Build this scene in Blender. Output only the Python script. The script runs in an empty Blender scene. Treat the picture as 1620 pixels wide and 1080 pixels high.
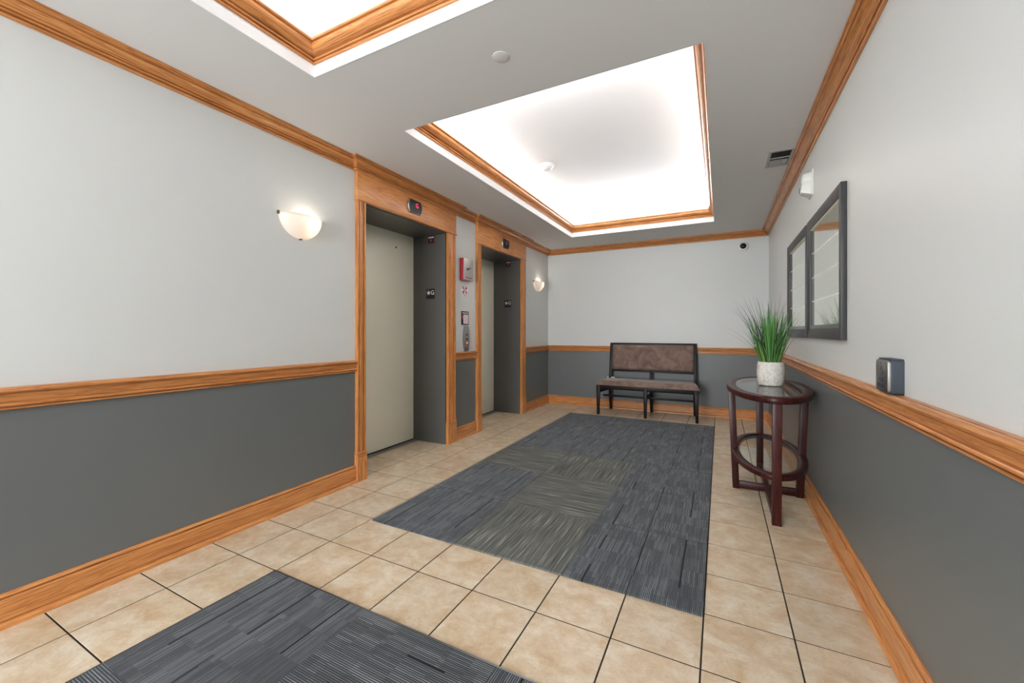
import bpy, bmesh, math, random
from mathutils import Vector, Matrix
PI = math.pi
random.seed(7)
S = bpy.context.scene
C = S.collection

# ------------------------------------------------------------------ camera, world, big lights, exposure
W, B, H, F = 3.023, 4.268, 2.44, -4.6          # room width, back wall, ceiling height, front wall
cam = bpy.data.cameras.new('camera'); co = bpy.data.objects.new('camera', cam); C.objects.link(co)
cam.sensor_width = 36.0; cam.lens = 640.4 / 1620 * 36; cam.shift_y = -15.6 / 1620
cam.clip_start = 0.02
co.location = (2.471, -1.815, 1.141); co.rotation_euler = (PI/2, 0, 0.4748)
S.camera = co
S.view_settings.view_transform = 'Standard'; S.view_settings.look = 'None'
S.view_settings.exposure = 0.56; S.view_settings.gamma = 1.0
S.view_settings.use_curve_mapping = False
wd = bpy.data.worlds.new('world'); S.world = wd; wd.use_nodes = True
wd.node_tree.nodes['Background'].inputs[0].default_value = (0.75, 0.85, 1, 1)
wd.node_tree.nodes['Background'].inputs[1].default_value = 1.0

def area(name, loc, rot, sx, sy, power, col=(1, 1, 1), spread=PI):
    l = bpy.data.lights.new(name, 'AREA'); l.shape = 'RECTANGLE'; l.size = sx; l.size_y = sy
    l.energy = power; l.color = col; l.spread = spread
    o = bpy.data.objects.new(name, l); C.objects.link(o); o.location = loc; o.rotation_euler = rot
    return o

T1 = (0.625, 2.41, -3.75, -0.435)       # lobby tray near the entrance (x0,x1,y0,y1)
T2 = (0.650, 2.41, 0.195, 3.52)         # tray over the far mat
TZ, SET = 2.78, 0.16                    # tray ceiling height, setback of the cove walls
COVE = 26.0                             # watts per metre of cove lamp
COL = (0.97, 0.985, 1.0)
TILT, SPREAD = 70, 2.45
for (x0, x1, y0, y1), k in ((T1, 0.30), (T2, 1.1)):
    lx, ly = x1 - x0, y1 - y0
    z = 2.597
    area('cove_lamp', (x0 - .105, (y0+y1)/2, z), (PI, math.radians(-TILT), 0), .05, ly, COVE*ly*k*.28, COL, SPREAD)
    area('cove_lamp', (x1 + .105, (y0+y1)/2, z), (PI, math.radians(TILT), 0), .05, ly, COVE*ly*k*.28, COL, SPREAD)
    area('cove_lamp', ((x0+x1)/2, y0 - .105, z), (PI + math.radians(-TILT), 0, 0), lx, .05, COVE*lx*k*.28, COL, SPREAD)
    area('cove_lamp', ((x0+x1)/2, y1 + .105, z), (PI + math.radians(TILT), 0, 0), lx, .05, COVE*lx*k*.28, COL, SPREAD)
# added fill light behind the camera, standing in for assumed entrance daylight
area('rear_fill_light', (0.95, F + .05, 1.25), (PI/2, 0, math.radians(-12)), 1.5, 2.1, 140, (0.93, 0.97, 1.0))

# ------------------------------------------------------------------ materials
def srgb(r, g, b):
    f = lambda c: c/12.92 if c <= .04045 else ((c+.055)/1.055)**2.4
    return (f(r/255), f(g/255), f(b/255), 1)

class NT:
    def __init__(s, name):
        s.m = bpy.data.materials.new(name); s.m.use_nodes = True
        s.t = s.m.node_tree; s.b = s.t.nodes['Principled BSDF']; s.out = s.t.nodes['Material Output']
    def n(s, typ, **kw):
        nd = s.t.nodes.new(typ)
        for k, v in kw.items():
            if k.startswith('i_'):
                key = k[2:]; nd.inputs[int(key) if key.isdigit() else key].default_value = v
            else: setattr(nd, k, v)
        return nd
    def l(s, a, b): s.t.links.new(a, b)
    def math(s, op, a, b=None, c=None):
        nd = s.n('ShaderNodeMath', operation=op)
        for i, v in enumerate((a, b, c)):
            if v is None: continue
            if isinstance(v, (int, float)): nd.inputs[i].default_value = v
            else: s.l(v, nd.inputs[i])
        return nd.outputs[0]
    def mixc(s, fac, a, b, blend='MIX'):
        nd = s.n('ShaderNodeMix', data_type='RGBA', blend_type=blend)
        for i, v in ((0, fac), (6, a), (7, b)):
            if isinstance(v, (int, float, tuple)): nd.inputs[i].default_value = v
            else: s.l(v, nd.inputs[i])
        return nd.outputs[2]
    def ramp(s, fac, stops):
        nd = s.n('ShaderNodeValToRGB'); cr = nd.color_ramp
        while len(cr.elements) < len(stops): cr.elements.new(.5)
        for e, (p, c) in zip(cr.elements, stops): e.position = p; e.color = c
        s.l(fac, nd.inputs[0]); return nd.outputs[0]
    def noise(s, vec, scale, detail=3, rough=.5, dist=0):
        nd = s.n('ShaderNodeTexNoise', i_Scale=scale, i_Detail=detail, i_Roughness=rough, i_Distortion=dist)
        if vec is not None: s.l(vec, nd.inputs['Vector'])
        return nd.outputs[0]
    def mapping(s, vec, scale=(1, 1, 1), loc=(0, 0, 0)):
        nd = s.n('ShaderNodeMapping'); nd.inputs['Scale'].default_value = scale; nd.inputs['Location'].default_value = loc
        s.l(vec, nd.inputs[0]); return nd.outputs[0]
    def coord(s, which='Object'): return s.n('ShaderNodeTexCoord').outputs[which]
    def bump(s, h, strength=.2, dist=.002):
        nd = s.n('ShaderNodeBump', i_Strength=strength, i_Distance=dist); s.l(h, nd.inputs['Height'])
        s.l(nd.outputs[0], s.b.inputs['Normal'])
    def set(s, **kw):
        for k, v in kw.items(): s.b.inputs[k.replace('_', ' ')].default_value = v
        return s

def flat(name, col, rough=.5, metal=0, **kw):
    m = NT(name); m.set(Base_Color=col, Roughness=rough, Metallic=metal, **kw); return m.m

def paint(name, col, rough=.55, bump=.06, var=.05, scale=380, spec=.5):
    m = NT(name); v = m.coord('Object')
    n1 = m.noise(v, .9, 2)
    d = tuple(c*(1-var) for c in col[:3]) + (1,)
    m.l(m.mixc(n1, d, col), m.b.inputs['Base Color'])
    m.set(Roughness=rough); m.b.inputs['Specular IOR Level'].default_value = spec
    m.bump(m.noise(v, scale, 2), bump, .001)
    return m.m

def oak(name, light, mid, dark, rough=.33):
    m = NT(name); uv = m.coord('UV')
    oi = m.n('ShaderNodeObjectInfo')
    off = m.n('ShaderNodeVectorMath', operation='ADD'); m.l(uv, off.inputs[0])
    mul = m.n('ShaderNodeVectorMath', operation='SCALE'); mul.inputs[3].default_value = 7.3
    cmb = m.n('ShaderNodeCombineXYZ'); m.l(oi.outputs['Random'], cmb.inputs[0]); m.l(oi.outputs['Random'], cmb.inputs[1])
    m.l(cmb.outputs[0], mul.inputs[0]); m.l(mul.outputs[0], off.inputs[1]); uv = off.outputs[0]
    cath = m.noise(m.mapping(uv, (1.1, 22, 1)), 1.0, 4, .6, 1.2)          # broad cathedral figure
    band = m.math('FRACT', m.math('MULTIPLY', cath, 7.0))
    band = m.math('ABSOLUTE', m.math('SUBTRACT', band, .5))
    fine = m.noise(m.mapping(uv, (5, 240, 1)), 1.0, 2, .6)                # pores
    col = m.ramp(m.math('MULTIPLY', band, 2.0), [(0.0, mid), (.55, light), (1.0, light)])
    pores = m.ramp(fine, [(.36, (1, 1, 1, 1)), (.50, (0, 0, 0, 1))])
    col = m.mixc(m.math('MULTIPLY', pores, .62), col, dark)
    broad = m.noise(m.mapping(uv, (.5, 5, 1)), 1.0, 2)
    col = m.mixc(m.math('MULTIPLY', broad, .35), col, mid)
    m.l(col, m.b.inputs['Base Color'])
    m.set(Roughness=rough); m.b.inputs['Coat Weight'].default_value = .2; m.b.inputs['Coat Roughness'].default_value = .24; m.b.inputs['Specular IOR Level'].default_value = .4
    m.bump(fine, .08, .0006)
    return m.m

M = {}
M['wall'] = paint('wall_paint_pale', srgb(209, 211, 208), .42, .05, .03)
M['wains'] = paint('wall_paint_charcoal', srgb(104, 107, 106), .38, .06, .08)
M['ceil'] = paint('ceiling_paint', srgb(219, 217, 214), .8, .06, .02)
M['white'] = paint('cove_paint', srgb(240, 240, 240), .7, .03, .01)
M['oak'] = oak('honey_oak', srgb(212, 147, 86), srgb(182, 112, 59), srgb(100, 54, 26))
M['jamb'] = paint('jamb_charcoal', srgb(88, 87, 84), .34, .05, .05)
M['door'] = paint('door_cream', srgb(240, 237, 218), .3, .04, .03)
M['grout'] = paint('grout', srgb(40, 31, 23), .9, .3, .3)
M['steel'] = flat('brushed_steel', srgb(168, 168, 165), .32, 1.0)
M['alu'] = flat('aluminium_trim', srgb(150, 152, 155), .35, 1.0)
M['sillm'] = flat('sill_metal', srgb(150, 148, 142), .42, .9)
M['black'] = flat('black_plastic', srgb(26, 27, 28), .28)
M['blackm'] = flat('black_plate', srgb(22, 24, 26), .35)
M['dkbox'] = flat('navy_black_box', srgb(48, 54, 64), .45)
M['gap'] = flat('dark_gap', srgb(20, 20, 20), .8)
M['offwhite'] = flat('white_plastic', srgb(226, 226, 220), .4)
M['whitelet'] = flat('white_lettering', srgb(235, 235, 235), .5)
M['red'] = flat('red_paint', srgb(150, 32, 36), .35)
M['pinkred'] = flat('sticker_red', srgb(178, 60, 78), .5)
M['grey'] = flat('grey_enamel', srgb(168, 164, 160), .35, .3)
M['soil'] = flat('dark_soil', srgb(40, 34, 26), .9)
M['brass'] = flat('dull_brass_clip', srgb(120, 104, 84), .35, .9)

def led(name, col, s):
    m = NT(name); m.set(Base_Color=(.02, 0, 0, 1), Roughness=.4)
    m.b.inputs['Emission Color'].default_value = col; m.b.inputs['Emission Strength'].default_value = s; return m.m
M['led'] = led('red_led', (1, .05, .16, 1), 1.0)
M['leddim'] = led('red_led_dim', (1, .12, .18, 1), .16)
M['btnlit'] = led('lit_button', (1, .18, .08, 1), .9)

def tile_mat():
    m = NT('beige_ceramic_tile'); v = m.coord('Object'); oi = m.n('ShaderNodeObjectInfo')
    sc = m.n('ShaderNodeVectorMath', operation='SCALE'); cmb = m.n('ShaderNodeCombineXYZ')
    for i in range(3): m.l(oi.outputs['Random'], cmb.inputs[i])
    m.l(cmb.outputs[0], sc.inputs[0]); sc.inputs[3].default_value = 53.0
    ad = m.n('ShaderNodeVectorMath', operation='ADD'); m.l(v, ad.inputs[0]); m.l(sc.outputs[0], ad.inputs[1]); v = ad.outputs[0]
    a = m.noise(v, 9, 8, .68, .4); b = m.noise(m.mapping(v, (18, 34, 1)), 1, 8, .72, .3); c = m.noise(v, 150, 4, .75)
    col = m.ramp(a, [(.32, srgb(190, 161, 126)), (.48, srgb(206, 186, 157)), (.64, srgb(219, 207, 186))])
    col = m.mixc(m.math('MULTIPLY', m.ramp(b, [(.46, (0, 0, 0, 1)), (.70, (1, 1, 1, 1))]), .40), col, srgb(182, 146, 108))
    col = m.mixc(m.math('MULTIPLY', m.ramp(c, [(.56, (0, 0, 0, 1)), (.68, (1, 1, 1, 1))]), .40), col, srgb(158, 134, 104))
    col = m.mixc(m.math('MULTIPLY', m.ramp(c, [(.30, (1, 1, 1, 1)), (.42, (0, 0, 0, 1))]), .35), col, srgb(230, 220, 202))
    hv = m.n('ShaderNodeHueSaturation'); m.l(col, hv.inputs['Color'])
    m.l(m.math('ADD', m.math('MULTIPLY', oi.outputs['Random'], .10), .95), hv.inputs['Value'])
    m.l(hv.outputs[0], m.b.inputs['Base Color'])
    m.set(Roughness=.36)
    m.l(m.math('ADD', m.math('MULTIPLY', a, .18), .28), m.b.inputs['Roughness'])
    m.bump(m.math('ADD', b, m.math('MULTIPLY', c, .3)), .12, .002)
    return m.m
M['tile'] = tile_mat()

def carpet_dark(name, base, line, period, amount, cross=.72, rnd=1.0):
    m = NT(name); v = m.coord('Object'); oi = m.n('ShaderNodeObjectInfo')
    sp = m.n('ShaderNodeSeparateXYZ'); m.l(v, sp.inputs[0]); x, y = sp.outputs[0], sp.outputs[1]
    r = m.math('MULTIPLY', oi.outputs['Random'], 31.0)
    st = m.math('SINE', m.math('MULTIPLY', x, 2*PI/period))
    st2 = m.math('SINE', m.math('MULTIPLY', y, 2*PI/(period*1.15)))
    def blocks(bx, by, seed):
        c = m.n('ShaderNodeCombineXYZ')
        m.l(m.math('ADD', m.math('FLOOR', m.math('DIVIDE', x, bx)), r), c.inputs[0])
        m.l(m.math('FLOOR', m.math('DIVIDE', y, by)), c.inputs[1]); c.inputs[2].default_value = seed
        w = m.n('ShaderNodeTexWhiteNoise', noise_dimensions='3D'); m.l(c.outputs[0], w.inputs['Vector']); return w.outputs[0]
    b1 = blocks(.10, .065, 1.3); b2 = blocks(.05, .13, 4.7); b3 = blocks(period, .11, 8.1)
    sel = m.math('GREATER_THAN', b1, cross)
    s = m.math('ADD', m.math('MULTIPLY', st, m.math('SUBTRACT', 1.0, sel)), m.math('MULTIPLY', st2, sel))
    s = m.math('POWER', m.math('MULTIPLY', m.math('ADD', s, 1.0), .5), 1.8)
    b3 = m.math('ADD', m.math('MULTIPLY', b3, rnd), 1.0 - rnd)
    soft = m.math('ADD', m.math('MULTIPLY', m.noise(m.mapping(v, (26, 12, 1)), 1, 3, .6), 1.3), -.15)
    f = m.math('MULTIPLY', s, m.math('ADD', .15, m.math('MULTIPLY', m.math('MULTIPLY', m.math('ADD', m.math('MULTIPLY', b2, .5), m.math('MULTIPLY', soft, .6)), b3), 1.25)))
    f = m.math('MULTIPLY', f, amount)
    col = m.mixc(f, base, line)
    big = m.noise(v, 5, 3)
    col = m.mixc(m.math('MULTIPLY', big, .45), col, tuple(c*.55 for c in base[:3]) + (1,))
    if True:
        u = m.math('FRACT', m.math('ADD', m.math('DIVIDE', x, .20), .5))
        dl = m.math('LESS_THAN', m.math('ABSOLUTE', m.math('SUBTRACT', u, .5)), .022)
        d = m.math('MULTIPLY', dl, m.math('GREATER_THAN', blocks(.4, .16, 2.2), .45))
        col = m.mixc(d, col, (.006, .007, .008, 1))
    m.l(col, m.b.inputs['Base Color']); m.set(Roughness=.95); m.b.inputs['Specular IOR Level'].default_value = .15
    m.b.inputs['Sheen Weight'].default_value = .12
    m.bump(m.math('ADD', m.math('MULTIPLY', s, .5), m.noise(v, 600, 2)), .3, .002)
    return m.m
M['cdark'] = carpet_dark('charcoal_carpet_blocks', srgb(55, 59, 63), srgb(150, 155, 160), .0070, 1.15, .62, .9)
M['cpin'] = carpet_dark('charcoal_carpet_pinstripe', srgb(46, 49, 53), srgb(150, 154, 158), .0076, 1.1, 2.0, .8)

def carpet_light():
    m = NT('grey_streaked_carpet'); v = m.coord('Object'); oi = m.n('ShaderNodeObjectInfo')
    cmb = m.n('ShaderNodeCombineXYZ'); m.l(m.math('MULTIPLY', oi.outputs['Random'], 17.0), cmb.inputs[1])
    ad = m.n('ShaderNodeVectorMath', operation='ADD'); m.l(v, ad.inputs[0]); m.l(cmb.outputs[0], ad.inputs[1]); v2 = ad.outputs[0]
    a = m.noise(m.mapping(v2, (300, 3.4, 1)), 1, 3, .6); b = m.noise(m.mapping(v2, (90, 1.6, 1)), 1, 2, .5)
    c = m.noise(v, 420, 2, .7)
    col = m.ramp(a, [(.30, srgb(52, 54, 54)), (.46, srgb(100, 102, 98)), (.58, srgb(124, 125, 119)), (.68, srgb(200, 200, 190))])
    col = m.mixc(m.ramp(b, [(.36, (.5, .5, .5, 1)), (.5, (0, 0, 0, 1))]), col, srgb(62, 64, 63))
    col = m.mixc(m.math('MULTIPLY', c, .4), col, srgb(70, 72, 70))
    m.l(col, m.b.inputs['Base Color']); m.set(Roughness=.95); m.b.inputs['Specular IOR Level'].default_value = .15
    m.bump(m.math('ADD', a, c), .5, .002); return m.m
M['clight'] = carpet_light()

def dark_wood(name, a, b, rough, coat=.12, spec=.5):
    m = NT(name); v = m.coord('Object')
    n = m.noise(m.mapping(v, (60, 60, 4)), 1, 3, .6)
    m.l(m.ramp(n, [(.35, a), (.65, b)]), m.b.inputs['Base Color']); m.set(Roughness=rough)
    m.b.inputs['Specular IOR Level'].default_value = spec; m.b.inputs['Coat Weight'].default_value = coat; m.b.inputs['Coat Roughness'].default_value = .2
    return m.m
M['cherry'] = dark_wood('dark_cherry_wood', srgb(42, 16, 15), srgb(72, 27, 24), .34, .0, .26)
M['espresso'] = dark_wood('espresso_wood', srgb(20, 15, 14), srgb(32, 25, 23), .42, .0, .22)
M['frame'] = dark_wood('charcoal_frame', srgb(48, 48, 49), srgb(64, 63, 64), .5, .0)

def suede():
    m = NT('brown_suede'); v = m.coord('Object')
    n = m.noise(v, 9, 4, .6, .8); f = m.noise(v, 500, 2)
    m.l(m.ramp(n, [(.3, srgb(98, 78, 68)), (.5, srgb(122, 100, 88)), (.72, srgb(142, 119, 106))]), m.b.inputs['Base Color'])
    m.set(Roughness=.85); m.b.inputs['Sheen Weight'].default_value = .35; m.b.inputs['Sheen Roughness'].default_value = .4
    m.bump(f, .25, .001); return m.m
M['suede'] = suede()

def glass(name, tint, ior=1.5):
    m = NT(name); t = m.t; t.nodes.remove(m.b)
    tr = m.n('ShaderNodeBsdfTransparent', i_Color=tint); gl = m.n('ShaderNodeBsdfGlossy', i_Roughness=.015)
    fr = m.n('ShaderNodeFresnel', i_IOR=ior); mx = m.n('ShaderNodeMixShader'); ge = m.n('ShaderNodeNewGeometry')
    m.l(m.math('MULTIPLY', fr.outputs[0], m.math('SUBTRACT', 1.0, ge.outputs['Backfacing'])), mx.inputs[0]); m.l(tr.outputs[0], mx.inputs[1]); m.l(gl.outputs[0], mx.inputs[2]); m.l(mx.outputs[0], m.out.inputs[0])
    return m.m
M['glass'] = glass('clear_glass', (.90, .95, .94, 1), 1.9)

def mirror_mat():
    m = NT('streaked_mirror'); v = m.coord('Object')
    a = m.noise(m.mapping(v, (1, 130, .5)), 1, 3, .6); b = m.noise(m.mapping(v, (1, 34, .3)), 1, 2)
    col = m.ramp(a, [(.3, srgb(216, 222, 212)), (.55, srgb(238, 242, 232)), (.7, srgb(246, 244, 232))])
    col = m.mixc(m.math('MULTIPLY', b, .3), col, srgb(232, 230, 208))
    m.l(col, m.b.inputs['Base Color']); m.set(Roughness=.035, Metallic=.86); return m.m
M['mirror'] = mirror_mat()
M['printline'] = flat('white_print_line', srgb(244, 244, 238), .5)
M['cream'] = flat('cream_mat_board', srgb(222, 218, 196), .6)
M['silver'] = flat('pewter_lip', srgb(128, 128, 128), .35, .7)

def pot_mat():
    m = NT('whitewashed_ceramic'); v = m.coord('Object')
    n = m.noise(v, 40, 6, .75, 1.0); s = m.noise(m.mapping(v, (90, 90, 22)), 1, 4, .7, 2.0)
    ln = m.math('ABSOLUTE', m.math('SUBTRACT', m.noise(m.mapping(v, (13, 13, 5)), 1, 2, .5, 1.5), .5))
    col = m.ramp(n, [(.3, srgb(176, 170, 160)), (.5, srgb(212, 208, 200)), (.7, srgb(226, 224, 218))])
    col = m.mixc(m.math('MULTIPLY', m.math('LESS_THAN', ln, .006), .75), col, srgb(96, 94, 96))
    col = m.mixc(m.math('MULTIPLY', m.ramp(s, [(.58, (0, 0, 0, 1)), (.7, (1, 1, 1, 1))]), .35), col, srgb(134, 130, 128))
    m.l(col, m.b.inputs['Base Color']); m.set(Roughness=.7); m.bump(n, .3, .002); return m.m
M['pot'] = pot_mat()

def leaf(name, a, b):
    m = NT(name); oi = m.n('ShaderNodeObjectInfo')
    m.l(m.mixc(oi.outputs['Random'], a, b), m.b.inputs['Base Color']); m.set(Roughness=.45); return m.m
M['leaf'] = leaf('grass_green', srgb(40, 98, 42), srgb(112, 170, 82))
M['leafd'] = leaf('grass_dark', srgb(38, 52, 42), srgb(62, 70, 58))
M['leafy'] = leaf('grass_yellowing', srgb(120, 132, 60), srgb(160, 150, 80))

def shade_mat():
    m = NT('frosted_alabaster_glass'); v = m.coord('Object')
    n = m.noise(v, 14, 3, .5, 1.0)
    m.set(Base_Color=srgb(240, 232, 224), Roughness=.25)
    m.b.inputs['Transmission Weight'].default_value = 0.0
    col = m.ramp(n, [(.35, (1.0, .74, .62, 1)), (.6, (1, .90, .82, 1))])
    m.l(col, m.b.inputs['Emission Color']); m.b.inputs['Emission Strength'].default_value = .06
    # thin translucent glass lit by the bulb inside
    tl = m.n('ShaderNodeBsdfTranslucent', i_Color=(1, .95, .9, 1)); mx = m.n('ShaderNodeMixShader', i_0=.45)
    m.l(m.b.outputs[0], mx.inputs[1]); m.l(tl.outputs[0], mx.inputs[2]); m.l(mx.outputs[0], m.out.inputs[0])
    return m.m
M['shade'] = shade_mat()

# ------------------------------------------------------------------ mesh helpers
def link(name, me, parent=None, loc=(0, 0, 0), rot=(0, 0, 0)):
    o = bpy.data.objects.new(name, me); C.objects.link(o); o.location = loc; o.rotation_euler = rot
    if parent: o.parent = parent
    return o
def finish(name, bm, mat, parent=None, loc=(0, 0, 0), rot=(0, 0, 0), smooth=False, uvbox=False):
    bmesh.ops.recalc_face_normals(bm, faces=bm.faces)
    me = bpy.data.meshes.new(name); 
    if uvbox: box_uv(bm)
    bm.to_mesh(me); bm.free()
    for m in (mat if isinstance(mat, (list, tuple)) else [mat]): me.materials.append(m)
    if smooth:
        for p in me.polygons: p.use_smooth = True
        if smooth != True: me.set_sharp_from_angle(angle=math.radians(smooth))
    return link(name, me, parent, loc, rot)
def box_uv(bm):
    """u runs along the longest side of the piece, v across it"""
    uvl = bm.loops.layers.uv.verify()
    mn = [min(v.co[i] for v in bm.verts) for i in range(3)]; mx = [max(v.co[i] for v in bm.verts) for i in range(3)]
    ax = max(range(3), key=lambda i: mx[i]-mn[i]); ot = [i for i in range(3) if i != ax]
    for f in bm.faces:
        for lp in f.loops:
            c = lp.vert.co; lp[uvl].uv = (c[ax], c[ot[0]] + c[ot[1]])
def add_box(bm, x0, x1, y0, y1, z0, z1, mi=0):
    vs = [bm.verts.new(p) for p in ((x0,y0,z0),(x1,y0,z0),(x1,y1,z0),(x0,y1,z0),(x0,y0,z1),(x1,y0,z1),(x1,y1,z1),(x0,y1,z1))]
    fs = []
    for q in ((3,2,1,0),(4,5,6,7),(0,1,5,4),(1,2,6,5),(2,3,7,6),(3,0,4,7)):
        f = bm.faces.new([vs[i] for i in q]); f.material_index = mi; fs.append(f)
    return vs, fs
def bevel(bm, w, seg=2):
    bmesh.ops.bevel(bm, geom=list(bm.edges), offset=w, segments=seg, affect='EDGES', profile=.5)
def box(name, b, mat, parent=None, loc=(0, 0, 0), rot=(0, 0, 0), bev=0, seg=2, uv=True):
    bm = bmesh.new(); add_box(bm, *b)
    if bev: bevel(bm, bev, seg)
    return finish(name, bm, mat, parent, loc, rot, 40 if bev else False, uv)
def hexa(name, bot, top, mat, parent=None, bev=0, uv=True):
    """eight-cornered piece: four bottom and four top corners"""
    bm = bmesh.new(); vs = [bm.verts.new(p) for p in list(bot) + list(top)]
    for q in ((3,2,1,0),(4,5,6,7),(0,1,5,4),(1,2,6,5),(2,3,7,6),(3,0,4,7)): bm.faces.new([vs[i] for i in q])
    if bev: bevel(bm, bev)
    return finish(name, bm, mat, parent, smooth=40 if bev else False, uvbox=uv)
def add_lathe(bm, prof, n=32, a0=0, a1=2*PI, sx=1, sy=1, cx=0, cy=0):
    full = abs(a1 - a0 - 2*PI) < 1e-6; m = n if full else n + 1
    rings = []
    for r, z in prof:
        if r < 1e-6: rings.append([bm.verts.new((cx, cy, z))])
        else: rings.append([bm.verts.new((cx + sx*r*math.cos(a0+(a1-a0)*i/n), cy + sy*r*math.sin(a0+(a1-a0)*i/n), z)) for i in range(m)])
    for a, b in zip(rings, rings[1:]):
        for i in range(n):
            j = (i+1) % m
            if len(a) == 1 and len(b) == 1: continue
            if len(a) == 1: bm.faces.new((a[0], b[j], b[i]))
            elif len(b) == 1: bm.faces.new((a[i], a[j], b[0]))
            else: bm.faces.new((a[i], a[j], b[j], b[i]))
def lathe(name, prof, mat, parent=None, n=32, smooth=35, loc=(0, 0, 0), rot=(0, 0, 0), **kw):
    bm = bmesh.new(); add_lathe(bm, prof, n, **kw)
    return finish(name, bm, mat, parent, loc, rot, smooth)
def prism(name, pts, z0, z1, mat, parent=None, loc=(0, 0, 0), rot=(0, 0, 0), bev=0):
    bm = bmesh.new(); a = [bm.verts.new((x, y, z0)) for x, y in pts]; b = [bm.verts.new((x, y, z1)) for x, y in pts]
    bm.faces.new(list(reversed(a))); bm.faces.new(b)
    for i in range(len(pts)): j = (i+1) % len(pts); bm.faces.new((a[i], a[j], b[j], b[i]))
    if bev:
        es = [e for e in bm.edges if all(v.co.z > z1 - 1e-7 for v in e.verts)]
        bmesh.ops.bevel(bm, geom=es, offset=bev, segments=2, affect='EDGES', profile=.5)
    return finish(name, bm, mat, parent, loc, rot, 40)
def empty(name, loc, rz=0, parent=None):
    o = bpy.data.objects.new(name, None); C.objects.link(o); o.location = loc; o.rotation_euler = (0, 0, rz); o.empty_display_size = .1
    if parent: o.parent = parent
    return o
def tag(o, label=None, cat=None, group=None, kind=None):
    if label: o['label'] = label
    if cat: o['category'] = cat
    if group: o['group'] = group
    if kind: o['kind'] = kind
    return o
def struct(o, label=None): return tag(o, label, None, None, 'structure')
def dup(o, parent=None):
    c = o.copy(); C.objects.link(c)
    if parent: c.parent = parent
    for ch in list(o.children): dup(ch, c)
    return c
def sweep(name, path, prof, mat, i0=0, i1=None, closed=False, parent=None, capped=True):
    """carry a profile (out, z) along a plan path, mitred at its corners; out points to the right of travel"""
    n = len(path); i1 = n-1 if i1 is None else i1
    def d(i): a, b = Vector(path[i % n]), Vector(path[(i+1) % n]); return (b-a).normalized()
    def corner(i):
        if closed: d0, d1 = d(i-1), d(i)
        else: d0 = d(i-1) if i > 0 else d(i); d1 = d(i) if i < n-1 else d(i-1)
        n0, n1 = Vector((d0.y, -d0.x)), Vector((d1.y, -d1.x)); m = (n0+n1)
        return m / max(m.dot(n0), .05)
    ids = list(range(n)) + [0] if closed else list(range(i0, i1+1))
    bm = bmesh.new(); uvl = bm.loops.layers.uv.verify(); rows = []; us = [0.0]
    for k, i in enumerate(ids):
        p, c = Vector(path[i]), corner(i)
        if k: us.append(us[-1] + (p - Vector(path[ids[k-1]])).length)
        rows.append([bm.verts.new((p.x + c.x*o, p.y + c.y*o, z)) for o, z in prof])
    vs = [0.0]
    for a, b in zip(prof, prof[1:]): vs.append(vs[-1] + math.hypot(a[0]-b[0], a[1]-b[1]))
    for k in range(len(rows)-1):
        for j in range(len(prof)-1):
            f = bm.faces.new((rows[k][j], rows[k+1][j], rows[k+1][j+1], rows[k][j+1]))
            for lp, (u, v) in zip(f.loops, ((us[k], vs[j]), (us[k+1], vs[j]), (us[k+1], vs[j+1]), (us[k], vs[j+1]))): lp[uvl].uv = (u, v)
    if not closed and capped:
        for r in (rows[0], rows[-1]):
            f = bm.faces.new(r)
            for lp in f.loops: lp[uvl].uv = (lp.vert.co.z, lp.vert.co.x + lp.vert.co.y)
    return finish(name, bm, mat, parent, smooth=24)
def text(name, body, size, mat, parent, loc, rot, depth=.0006):
    cu = bpy.data.curves.new(name, 'FONT'); cu.body = body; cu.size = size; cu.align_x = 'CENTER'; cu.align_y = 'CENTER'; cu.extrude = depth; cu.resolution_u = 3
    o = bpy.data.objects.new(name, cu)
    C.objects.link(o); dg = bpy.context.evaluated_depsgraph_get(); me = bpy.data.meshes.new_from_object(o.evaluated_get(dg))
    bpy.data.objects.remove(o); bpy.data.curves.remove(cu)
    me.materials.clear(); me.materials.append(mat)
    return link(name, me, parent, loc, rot)
def rrect(w, h, r, n=5):
    pts = []
    for cx, cy, a in ((w/2-r, h/2-r, 0), (-w/2+r, h/2-r, PI/2), (-w/2+r, -h/2+r, PI), (w/2-r, -h/2+r, 1.5*PI)):
        for i in range(n+1): t = a + PI/2*i/n; pts.append((cx + r*math.cos(t), cy + r*math.sin(t)))
    return pts
ROT_L = (PI/2, 0, PI/2)      # piece drawn in its own xy plane, mounted on a wall and facing +X
ROT_R = (PI/2, 0, -PI/2)     # facing -X
ROT_B = (PI/2, 0, 0)         # facing -Y

# ------------------------------------------------------------------ room shell
E1 = (0.452, 1.520)     # elevator openings along the left wall
E2 = (2.160, 3.228)
DH, DX = 2.135, -0.415  # opening height, door plane
ZS = 0.885              # height where the two wall paints meet (behind the chair rail)
def wall_bands(bm, x0, x1, y0, y1, z0=0, z1=H):
    if z0 < ZS: add_box(bm, x0, x1, y0, y1, z0, min(ZS, z1), 1)
    if z1 > ZS: add_box(bm, x0, x1, y0, y1, max(ZS, z0), z1, 0)
bm = bmesh.new()
for a, b in ((F-.12, E1[0]), (E1[1], E2[0]), (E2[1], B+.12)): wall_bands(bm, -.12, 0, a, b)
for a, b in (E1, E2): add_box(bm, -.12, 0, a, b, DH+.02, H, 0)
struct(finish('wall_left', bm, [M['wall'], M['wains']]), 'long left wall, pale grey above and charcoal below, with two elevator openings')
bm = bmesh.new(); wall_bands(bm, W, W+.12, F-.12, B+.12)
struct(finish('wall_right', bm, [M['wall'], M['wains']]), 'right wall with the two framed mirrors, pale above charcoal')
bm = bmesh.new(); wall_bands(bm, 0, W, B, B+.12)
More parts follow.
